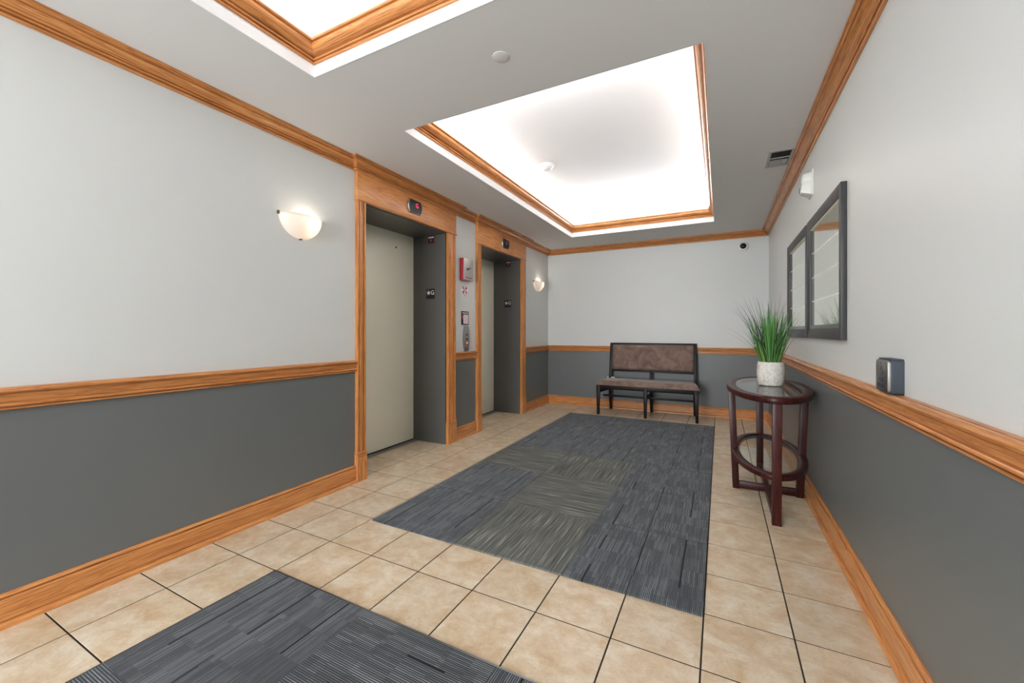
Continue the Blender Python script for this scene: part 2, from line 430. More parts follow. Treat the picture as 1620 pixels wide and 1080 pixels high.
struct(finish('wall_back', bm, [M['wall'], M['wains']]), 'back wall behind the upholstered bench, pale above charcoal')
bm = bmesh.new(); wall_bands(bm, 0, .15, F-.12, F); wall_bands(bm, 1.75, W, F-.12, F); add_box(bm, .15, 1.75, F-.12, F, 2.32, H, 0)  # unseen wall; its opening is added and placed to suit the fill light
struct(finish('wall_front', bm, [M['wall'], M['wains']]), 'unseen wall behind the camera with a wide opening added for the fill light')

# ceiling slab with the two tray openings, and the trays above
bm = bmesh.new()
xs = [-.0, T1[0], T1[1], W]
def slab(x0, x1, y0, y1): add_box(bm, x0, x1, y0, y1, H, H+.075)
slab(0, T1[0], F, T1[3]+.02); slab(T1[1], W, F, T1[3]+.02); slab(T1[0], T1[1], F, T1[2])
slab(T1[0], T1[1], T1[3], T1[3]+.02)
slab(0, W, T1[3]+.02, T2[2])
slab(0, T2[0], T2[2], B); slab(T2[1], W, T2[2], B); slab(T2[0], T2[1], T2[3], B)
ceiling = struct(finish('ceiling', bm, M['ceil']), 'flat painted ceiling around the two lit trays')
for t in (T1, T2):
    x0, x1, y0, y1 = t; bm = bmesh.new(); X0, X1, Y0, Y1 = x0-SET, x1+SET, y0-SET, y1+SET
    z0, z1, w = H+.075, TZ, .03
    add_box(bm, X0-w, X0, Y0-w, Y1+w, z0, z1); add_box(bm, X1, X1+w, Y0-w, Y1+w, z0, z1)
    add_box(bm, X0, X1, Y0-w, Y0, z0, z1); add_box(bm, X0, X1, Y1, Y1+w, z0, z1)
    add_box(bm, X0-w, X1+w, Y0-w, Y1+w, z1, z1+.04)
    finish('tray', bm, M['white'], ceiling)

# oak profiles (out from the wall, height)
CROWN = [(0, 2.362), (.012, 2.362), (.015, 2.366), (.015, 2.371), (.005, 2.373), (.005, 2.378), (.020, 2.379), (.023, 2.384), (.020, 2.388), (.013, 2.390),
         (.022, 2.392), (.030, 2.400), (.041, 2.407), (.053, 2.412), (.062, 2.414), (.058, 2.418), (.058, 2.421), (.070, 2.421), (.074, 2.424), (.074, 2.430), (.080, 2.431), (.080, 2.44)]
RAIL = [(0, .925), (.016, .925), (.0165, .920), (.0205, .920), (.021, .924), (.030, .924), (.036, .920), (.038, .913), (.036, .908), (.033, .906), (.022, .905), (.022, .899),
        (.026, .897), (.019, .887), (.015, .876), (.014, .868), (.010, .867), (.010, .864), (.021, .863), (.024, .860), (.024, .854), (.019, .851), (.008, .850), (.008, .846), (.017, .845), (.016, .838), (0, .837)]
BASE = [(0, .128), (.007, .128), (.012, .125), (.015, .119), (.014, .114), (.006, .113), (.006, .109), (.017, .108), (.019, .104), (.019, .027), (.015, .026), (.015, .023),
        (.023, .022), (.029, .020), (.034, .012), (.035, .0), (0, 0)]
OX, JOG = (-.0, .034)
crown_path = [(0, F), (0, .368), (JOG, .368), (JOG, 1.666), (0, 1.666), (0, 2.075), (JOG, 2.075), (JOG, 3.372), (0, 3.372), (0, B), (W, B), (W, F)]
struct(sweep('trim_1', crown_path, CROWN, M['oak'], 0, 9), 'oak crown moulding along the left wall, stepping out over both elevator headers')
struct(sweep('trim_2', crown_path, CROWN, M['oak'], 9, 10), 'oak crown moulding across the back wall')
struct(sweep('trim_3', crown_path, CROWN, M['oak'], 10, 11), 'oak crown moulding along the right wall')
rp = [(0, 3.366), (0, B), (W, B), (W, F)]
struct(sweep('trim_4', [(0, F), (0, .380)], RAIL, M['oak']), 'oak chair rail on the left wall before the first elevator')
struct(sweep('trim_5', [(0, 1.660), (0, 2.082)], RAIL, M['oak']), 'short oak chair rail between the two elevators')
struct(sweep('trim_6', rp, RAIL, M['oak'], 0, 1), 'short oak chair rail after the far elevator')
struct(sweep('trim_7', rp, RAIL, M['oak'], 1, 2), 'oak chair rail across the back wall behind the bench')
struct(sweep('trim_8', rp, RAIL, M['oak'], 2, 3), 'oak chair rail along the right wall')
bl = struct(empty('baseboard_left', (0, 0, 0)), 'oak baseboard pieces along the left wall')
sweep('board', [(0, F), (0, .379)], BASE, M['oak'], parent=bl)
sweep('board', [(0, 1.66), (0, 2.082)], BASE, M['oak'], parent=bl)
sweep('board', rp, BASE, M['oak'], 0, 1, parent=bl)
struct(sweep('baseboard_back', rp, BASE, M['oak'], 1, 2), 'oak baseboard under the back wall')
struct(sweep('baseboard_right', rp, BASE, M['oak'], 2, 3), 'oak baseboard along the right wall')
# mouldings inside the two trays (same crown, raised above a white fascia)
TCR = [(0, 2.498), (.011, 2.498), (.014, 2.502), (.014, 2.506), (.010, 2.509), (.003, 2.510), (.003, 2.514), (.014, 2.515), (.018, 2.519), (.018, 2.522),
       (.013, 2.526), (.006, 2.527), (.006, 2.530), (.018, 2.532), (.031, 2.537), (.042, 2.544), (.049, 2.553), (.0515, 2.562), (.0505, 2.569), (.047, 2.571),
       (.047, 2.574), (.058, 2.575), (.061, 2.579), (.060, 2.585), (.056, 2.587), (0, 2.587)]
for k, t in enumerate((T1, T2)):
    x0, x1, y0, y1 = t
    p = [(x0, y0), (x0, y1), (x1, y1), (x1, y0)]
    struct(sweep('trim_%d' % (9+k), p, TCR, M['oak'], closed=True), ('oak moulding framing the lit ceiling tray nearer the entrance', 'oak moulding framing the lit ceiling tray over the far mat')[k])
    sweep('fascia', p, [(0, H-.001), (.003, H-.001), (.003, 2.501), (0, 2.501)], M['white'], closed=True, parent=ceiling)

# floor: grout bed and ceramic tiles
bm = bmesh.new(); add_box(bm, DX-.02, W, F-.12, B, -.06, -.0015)
floor = struct(finish('floor', bm, M['grout']), 'floor of square beige ceramic tiles with dark joints')
TS, X0T, G = .305, .582, .0030
cache = {}
def tile_mesh(w, h):
    k = (round(w, 4), round(h, 4))
    if k in cache: return cache[k]
    bm = bmesh.new(); c = .0007; z = 0
    b = [bm.verts.new((sx*w/2, sy*h/2, -.012)) for sx, sy in ((-1,-1),(1,-1),(1,1),(-1,1))]
    m_ = [bm.verts.new((sx*w/2, sy*h/2, -c*.7)) for sx, sy in ((-1,-1),(1,-1),(1,1),(-1,1))]
    t = [bm.verts.new((sx*(w/2-c), sy*(h/2-c), 0)) for sx, sy in ((-1,-1),(1,-1),(1,1),(-1,1))]
    bm.faces.new(t)
    for i in range(4):
        j = (i+1) % 4; bm.faces.new((b[i], b[j], m_[j], m_[i])); bm.faces.new((m_[i], m_[j], t[j], t[i]))
    bmesh.ops.recalc_face_normals(bm, faces=bm.faces)
    me = bpy.data.meshes.new('tile'); bm.to_mesh(me); bm.free(); me.materials.append(M['tile']); cache[k] = me; return me
def place_tile(x0, x1, y0, y1):
    if x1-x0 < .03 or y1-y0 < .02: return
    link('tile', tile_mesh(x1-x0, y1-y0), floor, ((x0+x1)/2, (y0+y1)/2, 0))
MAT2 = (.606, 2.411, -.028, 3.600); MAT1 = (.596, 2.400, -3.02, -.622)
for r in range(-7, 15):
    for c in range(-2, 8):
        x0, y0 = X0T + c*TS + G, r*TS + G; x1, y1 = x0 + TS - 2*G, y0 + TS - 2*G
        if c == -2 and not any(y1 > e[0] and y0 < e[1] for e in (E1, E2)): x0 = 0
        x0 = max(x0, -.0252); x1 = min(x1, W); y1 = min(y1, B)
        under = any(x0 > m[0]-.02 and x1 < m[1]+.02 and y0 > m[2]-.02 and y1 < m[3]+.02 for m in (MAT1, MAT2))
        if under: continue                        # wholly hidden below a mat
        place_tile(x0, x1, y0, y1)
for e in (E1, E2):                                # tiles running into the elevator recesses
    for r in range(0, 12):
        y0, y1 = max(r*TS+G, e[0]+.002), min((r+1)*TS-G, e[1]-.002)
        for c in (-3, -4):
            x0 = X0T + c*TS + G; x1 = x0 + TS - 2*G; x0 = max(x0, -.352); x1 = min(x1, 0)
            if x1-x0 > .012 and y1-y0 > .02: link('tile', tile_mesh(x1-x0, y1-y0), floor, ((x0+x1)/2, (y0+y1)/2, 0))

# ------------------------------------------------------------------ elevator entrances
def entrance(name, e, y_out, label):
    y0, y1 = e; d = empty(name, (0, (y0+y1)/2, 0)); struct(d, label); yc = (y0+y1)/2
    L = lambda a: a - yc
    box('door_panel', (DX-.04, DX, L(y0)-.03, L(y1)+.03, .012, DH+.03), M['door'], d, bev=.004)
    box('door_gap', (DX-.03, DX-.004, L(y0), L(y1), -.004, .014), M['gap'], d)
    box('sill', (DX, -.356, L(y0), L(y1), -.006, .003), M['sillm'], d, bev=.0015)
    bm = bmesh.new()
    add_box(bm, DX-.04, .0, L(y0)-.06, L(y0)+.002, -.004, DH+.06); add_box(bm, DX-.04, .0, L(y1)-.002, L(y1)+.06, -.004, DH+.06)
    add_box(bm, DX-.04, .0, L(y0), L(y1), DH-.002, DH+.06)
    finish('jamb', bm, M['jamb'], d)
    yo0, yo1 = y_out
    for s, (a, b) in ((1, (yo0, y0+.006)), (-1, (y1+.012, yo1))):
        # fluted casing: back board with raised edge fillets
        bm = bmesh.new(); add_box(bm, 0, .019, L(a), L(b), .2, 2.146)
        w = (b-a)
        for q0, q1, t in ((0, .15, .030), (.23, .58, .030), (.66, .74, .026), (.82, 1.0, .030)):
            add_box(bm, .017, t, L(a)+w*q0, L(a)+w*q1, .2, 2.146)
        finish('side_casing', bm, M['oak'], d, uvbox=True)
        bm = bmesh.new(); aa, bb = L(a)-.006, L(b)+.006
        for z0, z1, x, m_ in ((0, .188, .036, 0), (.188, .193, .026, .004), (.193, .206, .038, -.001), (.206, .211, .027, .004), (.211, .228, .036, .001)):
            add_box(bm, 0, x, aa+m_, bb-m_, z0, z1)
        finish('plinth_block', bm, M['oak'], d, uvbox=True)
    box('header_board', (0, .032, L(yo0)-.004, L(yo1)+.004, 2.152, 2.372), M['oak'], d, bev=.001)
    bm = bmesh.new(); add_box(bm, 0, .040, L(yo0)-.012, L(yo1)+.012, 2.140, 2.153); bevel(bm, .004)
    finish('header_bead', bm, M['oak'], d, smooth=40, uvbox=True)
    bm = bmesh.new(); add_box(bm, 0, .043, L(yo0)-.010, L(yo1)+.010, 2.350, 2.361); bevel(bm, .004)
    finish('cap_bead', bm, M['oak'], d, smooth=40, uvbox=True)
    return d
d1 = entrance('door_1', E1, (.379, 1.658), 'nearer elevator entrance with cream door, charcoal jamb and oak casing')
d2 = entrance('door_2', E2, (2.086, 3.360), 'farther elevator entrance with cream door, charcoal jamb and oak casing')
# small peephole-like key hole in the nearer door
lathe('key_hole', [(0, .0015), (.008, .0015), (.009, 0)], M['gap'], d1, 16, loc=(DX, 1.26 - sum(E1)/2, 1.985), rot=(0, PI/2, 0))

# floor position indicators above the doors
def indicator(y, lit, label):
    o = tag(empty('floor_indicator', (.032, y, 2.257)), label, 'indicator')
    def bulge(w, h, b):
        pts = []
        n = 8
        for i in range(n+1): t = i/n; pts.append((w/2 - b + b*math.sin(PI*t) - 0, -h/2 + h*t))
        for i in range(n+1): t = i/n; pts.append((-(w/2 - b + b*math.sin(PI*t)), h/2 - h*t))
        return pts
    prism('bezel', bulge(.190, .122, .020), 0, .014, M['steel'], o, rot=ROT_L, bev=.004)
    prism('face', bulge(.172, .112, .018), .012, .0165, M['black'], o, rot=ROT_L, bev=.002)
    text('digit', 'G', .058, M['led'] if lit else M['leddim'], o, (.0172, .018, .012), ROT_L)
    return o
indicator(1.015, True, 'black floor indicator glowing red over the nearer elevator')
indicator(2.74, False, 'dark unlit-looking floor indicator over the farther elevator')

# floor plates and small red plates on the far jambs
def star_pts(r, k=.42): return [((r if i % 2 == 0 else r*k)*math.sin(i*PI/5), (r if i % 2 == 0 else r*k)*math.cos(i*PI/5)) for i in range(10)]
def floor_plate(y, label):
    o = tag(empty('floor_plate', (-.187, y, 1.531)), label, 'sign', 'floor plates on the elevator jambs')
    box('plate', (-.054, .054, -.003, 0, -.052, .052), M['blackm'], o, bev=.001)
    prism('star', star_pts(.027), 0, .0008, M['whitelet'], o, loc=(-.023, -.0031, .010), rot=ROT_B)
    text('letter', 'G', .062, M['whitelet'], o, (.027, -.0035, .010), ROT_B)
    return o
floor_plate(E1[1]-.002, 'black star G plate on the jamb of the nearer elevator')
floor_plate(E2[1]-.002, 'black star G plate on the jamb of the farther elevator')
def car_plate(y, label):
    o = tag(empty('car_number_plate', (-.178, y, 2.092)), label, 'sign', 'red car plates on the elevator jambs')
    box('plate', (-.040, .040, -.003, 0, -.042, .036), flat('maroon_plate', srgb(74, 22, 20), .4), o, bev=.001)
    bm = bmesh.new()
    for i in range(3): add_box(bm, -.034+i*.023, -.015+i*.023, -.0042, -.003, .012, .026)
    finish('caption', bm, M['whitelet'], o)
    text('numeral', '1', .034, M['whitelet'], o, (-.004, -.0036, -.013), ROT_B)
car_plate(E1[1]-.002, 'small red car plate high on the nearer elevator jamb')
car_plate(E2[1]-.002, 'small red car plate high on the farther elevator jamb')

# ------------------------------------------------------------------ fittings between the elevators
o = tag(empty('fire_phone_box', (0, 1.862, 1.81)), 'red sided fire phone box with grey face between the elevators', 'box')
box('body', (0, .050, -.092, .092, -.118, .118), M['red'], o, bev=.003)
box('face', (.050, .055, -.090, .090, -.116, .116), M['grey'], o, bev=.002)
lathe('lock', [(0, .010), (.010, .010), (.012, .007), (.012, 0)], M['black'], o, 16, loc=(.055, -.03, .0), rot=(0, PI/2, 0))
box('lock_tab', (.055, .064, -.03, .028, .002, .014), M['black'], o, rot=(math.radians(-22)*-1, 0, 0))
box('caption', (.055, .0555, -.06, .06, -.095, -.083), M['pinkred'], o)

o = tag(empty('firefighter_emblem', (0, 1.866, 1.592)), 'red and white firefighter cross emblem under the fire phone box', 'sticker')
dia = [(.0, .082), (.030, .05), (.066, .012), (.066, -.012), (.030, -.05), (.0, -.082), (-.030, -.05), (-.066, -.012), (-.066, .012), (-.030, .05)]
prism('backing', dia, 0, .001, M['whitelet'], o, rot=ROT_L)
for k, (sx, sy) in enumerate(((1, 1), (-1, 1), (-1, -1), (1, -1))):      # four flared arms and the bars between them
    prism('cross_arm', [(0, .012*sy), (.022*sx, .052*sy), (.052*sx, .018*sy), (.012*sx, 0)][::(1 if sx*sy > 0 else -1)], .001, .0016, M['pinkred'], o, rot=ROT_L)
prism('pike', [(0, .078), (-.010, .050), (.010, .050)], .001, .0016, M['grey'], o, rot=ROT_L)
prism('pike', [(0, -.078), (.010, -.050), (-.010, -.050)], .001, .0016, M['pinkred'], o, rot=ROT_L)
prism('bar', [(-.026, .030), (-.020, .036), (.026, -.030), (.020, -.036)][::-1], .0014, .002, M['whitelet'], o, rot=ROT_L)
prism('bar', [(.026, .030), (.020, .036), (-.026, -.030), (-.020, -.036)], .0014, .002, M['grey'], o, rot=ROT_L)

o = tag(empty('fire_notice', (0, 1.868, 1.288)), 'small black framed fire notice between the elevators', 'sign')
box('frame', (0, .006, -.070, .070, -.074, .074), M['blackm'], o, bev=.001)
box('panel', (.006, .0066, -.036, .058, -.062, .038), flat('pale_pink_panel', srgb(232, 216, 220), .5), o)
bm = bmesh.new()
for i in range(7): add_box(bm, .006, .0066, -.056+i*.0165, -.044+i*.0165, .050, .060)
finish('caption', bm, M['whitelet'], o)
box('flame_symbol', (.006, .0068, -.060, -.040, -.012, .022), M['pinkred'], o)
bm = bmesh.new()
for i in range(4): add_box(bm, .0066, .0069, -.022, .045, -.05+i*.024, -.046+i*.024)
finish('stair_symbol', bm, M['pinkred'], o, rot=(.25, 0, 0))

o = tag(empty('call_station', (0, 1.885, 1.065)), 'slim stainless call station with a lit button between the elevators', 'panel')
hw = lambda q: .034 + .024*math.cos(q*PI/2*.98)
pts = [(hw(q), .138*q) for q in [-1 + i/7 for i in range(15)]] + [(-hw(q), .138*q) for q in [1 - i/7 for i in range(15)]]
prism('faceplate', pts, 0, .016, M['steel'], o, rot=ROT_L, bev=.005)
lathe('key_switch', [(0, .004), (.010, .004), (.011, 0)], M['black'], o, 16, loc=(.016, 0, .042), rot=(0, PI/2, 0))
b_ = lathe('up_button', [(0, .005), (.012, .005), (.014, 0)], M['black'], o, 20, loc=(.016, 0, -.004), rot=(0, PI/2, 0))
b_ = lathe('button_ring', [(.015, 0), (.015, .004), (.021, .004), (.021, 0)], flat('copper_ring', srgb(150, 70, 50), .4, .6), o, 20, loc=(.016, 0, -.046), rot=(0, PI/2, 0))
lathe('lit_button', [(0, .005), (.013, .005), (.015, 0)], M['btnlit'], o, 20, loc=(.016, 0, -.046), rot=(0, PI/2, 0))
prism('arrow', [(0, .010), (.009, -.006), (-.009, -.006)], 0, .0008, M['whitelet'], o, loc=(.0212, 0, -.046), rot=ROT_L)

# ------------------------------------------------------------------ wall sconces
def sconce(loc, label):
    o = tag(empty('wall_sconce', loc), label, 'lamp', 'alabaster wall sconces')
    n, m = 28, 12; bm = bmesh.new(); rx, ry, rz = .092, .148, .145
    def surf(k):
        g = []
        for j in range(m+1):
            ph = PI/2*j/m
            g.append([bm.verts.new((k*rx*math.cos(ph)*math.sin(PI*i/n) + .004, -k*ry*math.cos(ph)*math.cos(PI*i/n), -k*rz*math.sin(ph))) for i in range(n+1)])
        for j in range(m):
            for i in range(n): bm.faces.new((g[j][i], g[j][i+1], g[j+1][i+1], g[j+1][i]))
        return g
    a, b = surf(1), surf(.955)
    for i in range(n): bm.faces.new((a[0][i], b[0][i], b[0][i+1], a[0][i+1]))
    bmesh.ops.remove_doubles(bm, verts=bm.verts, dist=1e-5)
    finish('glass_shade', bm, M['shade'], o, smooth=True)
    box('wall_plate', (0, .010, -.06, .06, -.10, -.02), M['offwhite'], o, bev=.003)
    lathe('bulb', [(0, -.05), (.014, -.046), (.022, -.03), (.024, -.015), (.018, .004), (.010, .016), (0, .018)], led('bulb_glow', (1, .82, .62, 1), 1.5), o, 16, True, loc=(.042, .012, -.03))
    box('clip', (0, .016, -.156, -.145, -.014, .008), M['brass'], o, bev=.002)
    box('clip', (0, .016, .145, .156, -.014, .008), M['brass'], o, bev=.002)
    box('clip', (0, .018, -.008, .008, -.150, -.136), M['brass'], o, bev=.002)
    l = bpy.data.lights.new('sconce_bulb', 'POINT'); l.energy = 1.0; l.color = (1, .87, .72); l.shadow_soft_size = .03
    lo = bpy.data.objects.new('sconce_bulb', l); C.objects.link(lo); lo.parent = o; lo.location = (.050, .035, -.035)
    return o
s1 = sconce((0, -.077, 1.895), 'alabaster bowl sconce on the left wall before the nearer elevator')
s2 = dup(s1); s2.location = (0, 3.83, 1.895); s2['label'] = 'alabaster bowl sconce beyond the farther elevator near the back corner'

# ------------------------------------------------------------------ carpet mats
def carpet_mesh(mat, w, h):
    bm = bmesh.new(); add_box(bm, -w/2, w/2, -h/2, h/2, 0, .009)
    bmesh.ops.bevel(bm, geom=[e for e in bm.edges if all(v.co.z > .008 for v in e.verts)], offset=.0015, segments=1, affect='EDGES')
    me = bpy.data.meshes.new('carpet_tile'); bm.to_mesh(me); bm.free(); me.materials.append(mat); return me
def mat_of(name, rect, ncol, nrow, kind_of, label, edge):
    x0, x1, y0, y1 = rect; o = tag(empty(name, ((x0+x1)/2, (y0+y1)/2, .0005)), label, 'mat')
    cw, ch = (x1-x0)/ncol, (y1-y0)/nrow; cachem = {}
    for r in range(nrow):
        for c in range(ncol):
            k, q = kind_of(c, r); kk = (k, q)
            if kk not in cachem: cachem[kk] = carpet_mesh(M[k], (cw if not q else ch) - .0006, (ch if not q else cw) - .0006)
            link('carpet_tile', cachem[kk], o, ((c+.5)*cw - (x1-x0)/2, (r+.5)*ch - (y1-y0)/2, 0), (0, 0, PI/2*q))
    if edge:
        hx, hy, t = (x1-x0)/2, (y1-y0)/2, .006
        box('edge_strip', (-hx-t, hx+t, hy, hy+t, 0, .009), M['alu'], o, bev=.001)
        box('edge_strip', (-hx-t, -hx, -hy, hy, 0, .009), M['alu'], o, bev=.001)
        box('edge_strip', (hx, hx+t, -hy, hy, 0, .009), M['alu'], o, bev=.001)
    return o
light = {(1, 0): 0, (1, 1): 1, (1, 2): 0, (0, 2): 1}
def k2(c, r):
    if (c, r) in light: return 'clight', light[(c, r)]
    return 'cdark', (c + r + (r*7+c*3) % 2) % 2
mat_of('floor_mat', MAT2, 3, 6, k2, 'charcoal carpet tile mat with four lighter streaked tiles by the bench', False)
def k1(c, r): return ('cpin', (c + r + 1) % 2)
mat_of('floor_mat', MAT1, 3, 4, k1, 'pinstriped charcoal mat with metal edge in the foreground', True)

# ------------------------------------------------------------------ bench
o = tag(empty('upholstered_bench', (1.60, 3.95, 0)), 'dark wood bench with brown suede seat and back against the back wall', 'bench')
X_, Y_ = 1.60, 3.95
bx = lambda x: x - X_
by = lambda y: y - Y_
def quad(x, y, w, d, z): return [(bx(x)-w/2, by(y)-d/2, z), (bx(x)+w/2, by(y)-d/2, z), (bx(x)+w/2, by(y)+d/2, z), (bx(x)-w/2, by(y)+d/2, z)]
for x in (.972, 1.598, 2.212): hexa('front_leg', quad(x + (.004 if x > 2 else 0), 3.712, .032, .032, 0), quad(x - (0 if x > 1 else 0), 3.718, .050, .046, .40), M['espresso'], o, .002)
for x in (1.032, 1.606, 2.168): hexa('rear_leg', quad(x, 4.195, .032, .034, 0), quad(x, 4.125, .038, .044, .42), M['espresso'], o, .002)
for x, z1 in ((1.038, .975), (1.605, .60), (2.176, .975)):
    yt = 4.125 + .085*(z1-.42)/.555
    hexa('back_post', quad(x, 4.125, .036, .040, .405), quad(x, yt, .032, .030, z1), M['espresso'], o, .002)
box('apron', (bx(.955), bx(2.232), by(3.70), by(3.725), .355, .412), M['espresso'], o, bev=.002)
box('apron', (bx(1.02), bx(2.185), by(4.10), by(4.125), .355, .412), M['espresso'], o, bev=.002)
for s, xa, xb in ((-1, .972, 1.034), (1, 2.214, 2.170)):
    hexa('side_rail', quad(xa, 3.74, .022, .02, .300) [:2] + quad(xb, 4.11, .022, .02, .300)[2:], quad(xa, 3.74, .022, .02, .335)[:2] + quad(xb, 4.11, .022, .02, .335)[2:], M['espresso'], o)
    hexa('seat_rail', quad(xa, 3.70, .022, .02, .355) [:2] + quad(xb, 4.11, .022, .02, .355)[2:], quad(xa, 3.70, .022, .02, .412)[:2] + quad(xb, 4.11, .022, .02, .412)[2:], M['espresso'], o)
hexa('centre_rail', quad(1.60, 3.73, .022, .02, .255)[:2] + quad(1.606, 4.14, .022, .02, .255)[2:], quad(1.60, 3.73, .022, .02, .28)[:2] + quad(1.606, 4.14, .022, .02, .28)[2:], M['espresso'], o)
box('stretcher', (bx(.985), bx(2.205), by(3.915), by(3.935), .225, .252), M['espresso'], o, bev=.002)
# seat cushion: a softly crowned pad, narrower towards the back
def pad(name, fn, nx, ny, mat):
    """closed pillow-like pad; fn(u,v,top) gives a point for u,v in 0..1"""
    bm = bmesh.new(); t = [[bm.verts.new(fn(i/nx, j/ny, 1)) for j in range(ny+1)] for i in range(nx+1)]; b = [[bm.verts.new(fn(i/nx, j/ny, 0)) for j in range(ny+1)] for i in range(nx+1)]
    for i in range(nx):
        for j in range(ny): bm.faces.new((t[i][j], t[i+1][j], t[i+1][j+1], t[i][j+1])); bm.faces.new((b[i][j], b[i][j+1], b[i+1][j+1], b[i+1][j]))
    for i in range(nx): bm.faces.new((t[i][0], b[i][0], b[i+1][0], t[i+1][0])); bm.faces.new((t[i][ny], t[i+1][ny], b[i+1][ny], b[i][ny]))
    for j in range(ny): bm.faces.new((t[0][j], t[0][j+1], b[0][j+1], b[0][j])); bm.faces.new((t[nx][j], b[nx][j], b[nx][j+1], t[nx][j+1]))
    return finish(name, bm, mat, o, smooth=70)
def edge(u, k): d = min(u, 1-u)/k; return math.sqrt(max(0, 1-(1-d)**2)) if d < 1 else 1
def seat_fn(u, v, top):
    xa, xb = .944 + .055*v, 2.252 - .055*v; y = 3.668 + .47*v
    z = .412 + (.058*min(edge(u, .06), edge(v, .18)) if top else 0) + (.004 if top else 0)
    return (bx(xa + (xb-xa)*u), by(y), z)
pad('seat', seat_fn, 44, 16, M['suede'])
def back_pt(x, z, out): return (bx(x), by(4.128 + .085*(z-.42)/.555 - out), z)
def back_fn(u, v, top):
    x = 1.058 + 1.098*u; z = .590 + .362*v
    return back_pt(x, z, .010 + (.026*min(edge(u, .03), edge(v, .09)) if top else -.005))
pad('backrest', back_fn, 40, 16, M['suede'])
def bar(name, xa, xb, za, zb, w):
    hexa(name, [back_pt(xa, za, w), back_pt(xb, za, w), back_pt(xb, za, -.010), back_pt(xa, za, -.010)], [back_pt(xa, zb, w), back_pt(xb, zb, w), back_pt(xb, zb, -.010), back_pt(xa, zb, -.010)], M['espresso'], o, .0015)
bar('top_rail', 1.024, 2.192, .955, .978, .018); bar('back_rail', 1.024, 2.192, .566, .592, .018)
bar('back_stile', 1.024, 1.060, .592, .955, .018); bar('back_stile', 2.154, 2.192, .592, .955, .018)
for x, w in ((1.005, .012), (1.06, .05)):
    tg = box('care_tag', (bx(x), bx(x+w), by(4.095), by(4.098), .466, .484), M['whitelet'], o, rot=(0, 0, 0)); tg['label'] = 'white fabric tag'

# ------------------------------------------------------------------ oval console table
TX, TY = 2.767, 1.580
t = tag(empty('console_table', (TX, TY, 0)), 'oval dark cherry console table with glass top against the right wall', 'table')
def ring(name, a, b, ai, bi, z0, z1, mat, n=72, bev=.004):
    bm = bmesh.new(); q = []
    for (ra, rb, z) in ((a-bev, b-bev, z1), (a, b, z1-bev), (a, b, z0+bev), (a-bev, b-bev, z0), (ai, bi, z0), (ai, bi, z1-.003), (ai+.003, bi+.003, z1)):
        q.append([bm.verts.new((ra*math.cos(2*PI*i/n), rb*math.sin(2*PI*i/n), z)) for i in range(n)])
    for k in range(len(q)):
        u, v = q[k], q[(k+1) % len(q)]
        for i in range(n): j = (i+1) % n; bm.faces.new((u[i], u[j], v[j], v[i]))
    return finish(name, bm, mat, t, smooth=50)
def oval(name, a, b, z0, z1, mat, n=72):
    return prism(name, [(a*math.cos(2*PI*i/n), b*math.sin(2*PI*i/n)) for i in range(n)], z0, z1, mat, t)
ring('tabletop', .252, .628, .197, .560, .722, .760, M['cherry'])
oval('glass_inset', .1965, .5595, .749, .7575, M['glass'])
ring('inset_lip', .205, .568, .188, .551, .742, .749, M['cherry'], bev=.001)
ring('shelf', .226, .566, .176, .508, .262, .294, M['cherry'])
oval('shelf_glass', .1755, .5075, .282, .288, M['glass'])
ring('shelf_lip', .18, .515, .166, .498, .275, .282, M['cherry'], bev=.001)
def leg(ang, rb, rt):
    c, s = math.cos(ang), math.sin(ang); w, d = .024, .022
    def q(r, z): return [((r+i)*c - j*s, (r+i)*s + j*c, z) for i, j in ((-d, -w), (d, -w), (d, w), (-d, w))]
    hexa('leg', q(rb, 0), q(rt, .724), M['cherry'], t, .002)
leg(0, .192, .222); leg(PI, .192, .222); leg(PI/2, .552, .586); leg(-PI/2, .552, .586)
box('cross_stretcher', (-.180, .180, -.016, .016, .004, .052), M['cherry'], t, bev=.002)
box('cross_stretcher', (-.0155, .0155, -.540, .540, .005, .051), M['cherry'], t, bev=.002)

# ------------------------------------------------------------------ potted grass
PX, PY, PZ = 2.792, 1.600, .760
p = tag(empty('potted_grass', (PX, PY, PZ)), 'artificial green grass in a whitewashed pot on the console table', 'plant', None, 'thing')
lathe('pot', [(0, 0), (.066, 0), (.072, .004), (.080, .03), (.085, .07), (.086, .10), (.083, .14), (.079, .162), (.077, .166), (.072, .166), (.070, .160), (.072, .13), (0, .13)], M['pot'], p, 40)
lathe('soil', [(0, .140), (.050, .142), (.071, .136)], M['soil'], p, 24)
def blade_mesh(h, bend, w, mat, seg=7, tip=.08):
    bm = bmesh.new(); rows = []
    for i in range(seg+1):
        u = i/seg; x = bend*u**2.1; z = h*(u - .10*abs(bend)/h*u**3)
        ww = w*(.55 + .9*u if u < .4 else .91*max(tip, (1-u)/.6)**.75)
        rows.append([bm.verts.new((x, -ww/2, z)), bm.verts.new((x + ww*.22, 0, z)), bm.verts.new((x, ww/2, z))])
    for a, b in zip(rows, rows[1:]):
        for k in (0, 1): bm.faces.new((a[k], a[k+1], b[k+1], b[k]))
    me = bpy.data.meshes.new('blade'); bm.to_mesh(me); bm.free(); me.materials.append(mat)
    for q in me.polygons: q.use_smooth = True
    return me
lib_g = [blade_mesh(random.uniform(.22, .45), random.uniform(-.03, .10), random.uniform(.007, .014), M['leaf']) for _ in range(18)]
lib_d = [blade_mesh(random.uniform(.32, .57), random.uniform(.05, .17), random.uniform(.0045, .007), M['leafd'], 9, .03) for _ in range(12)]
lib_y = [blade_mesh(random.uniform(.16, .34), random.uniform(.05, .14), random.uniform(.003, .005), M['leafy']) for _ in range(5)]
def put(me, r, a, lean):
    link('blade', me, p, (r*math.cos(a), r*math.sin(a), .136), (0, lean, a))
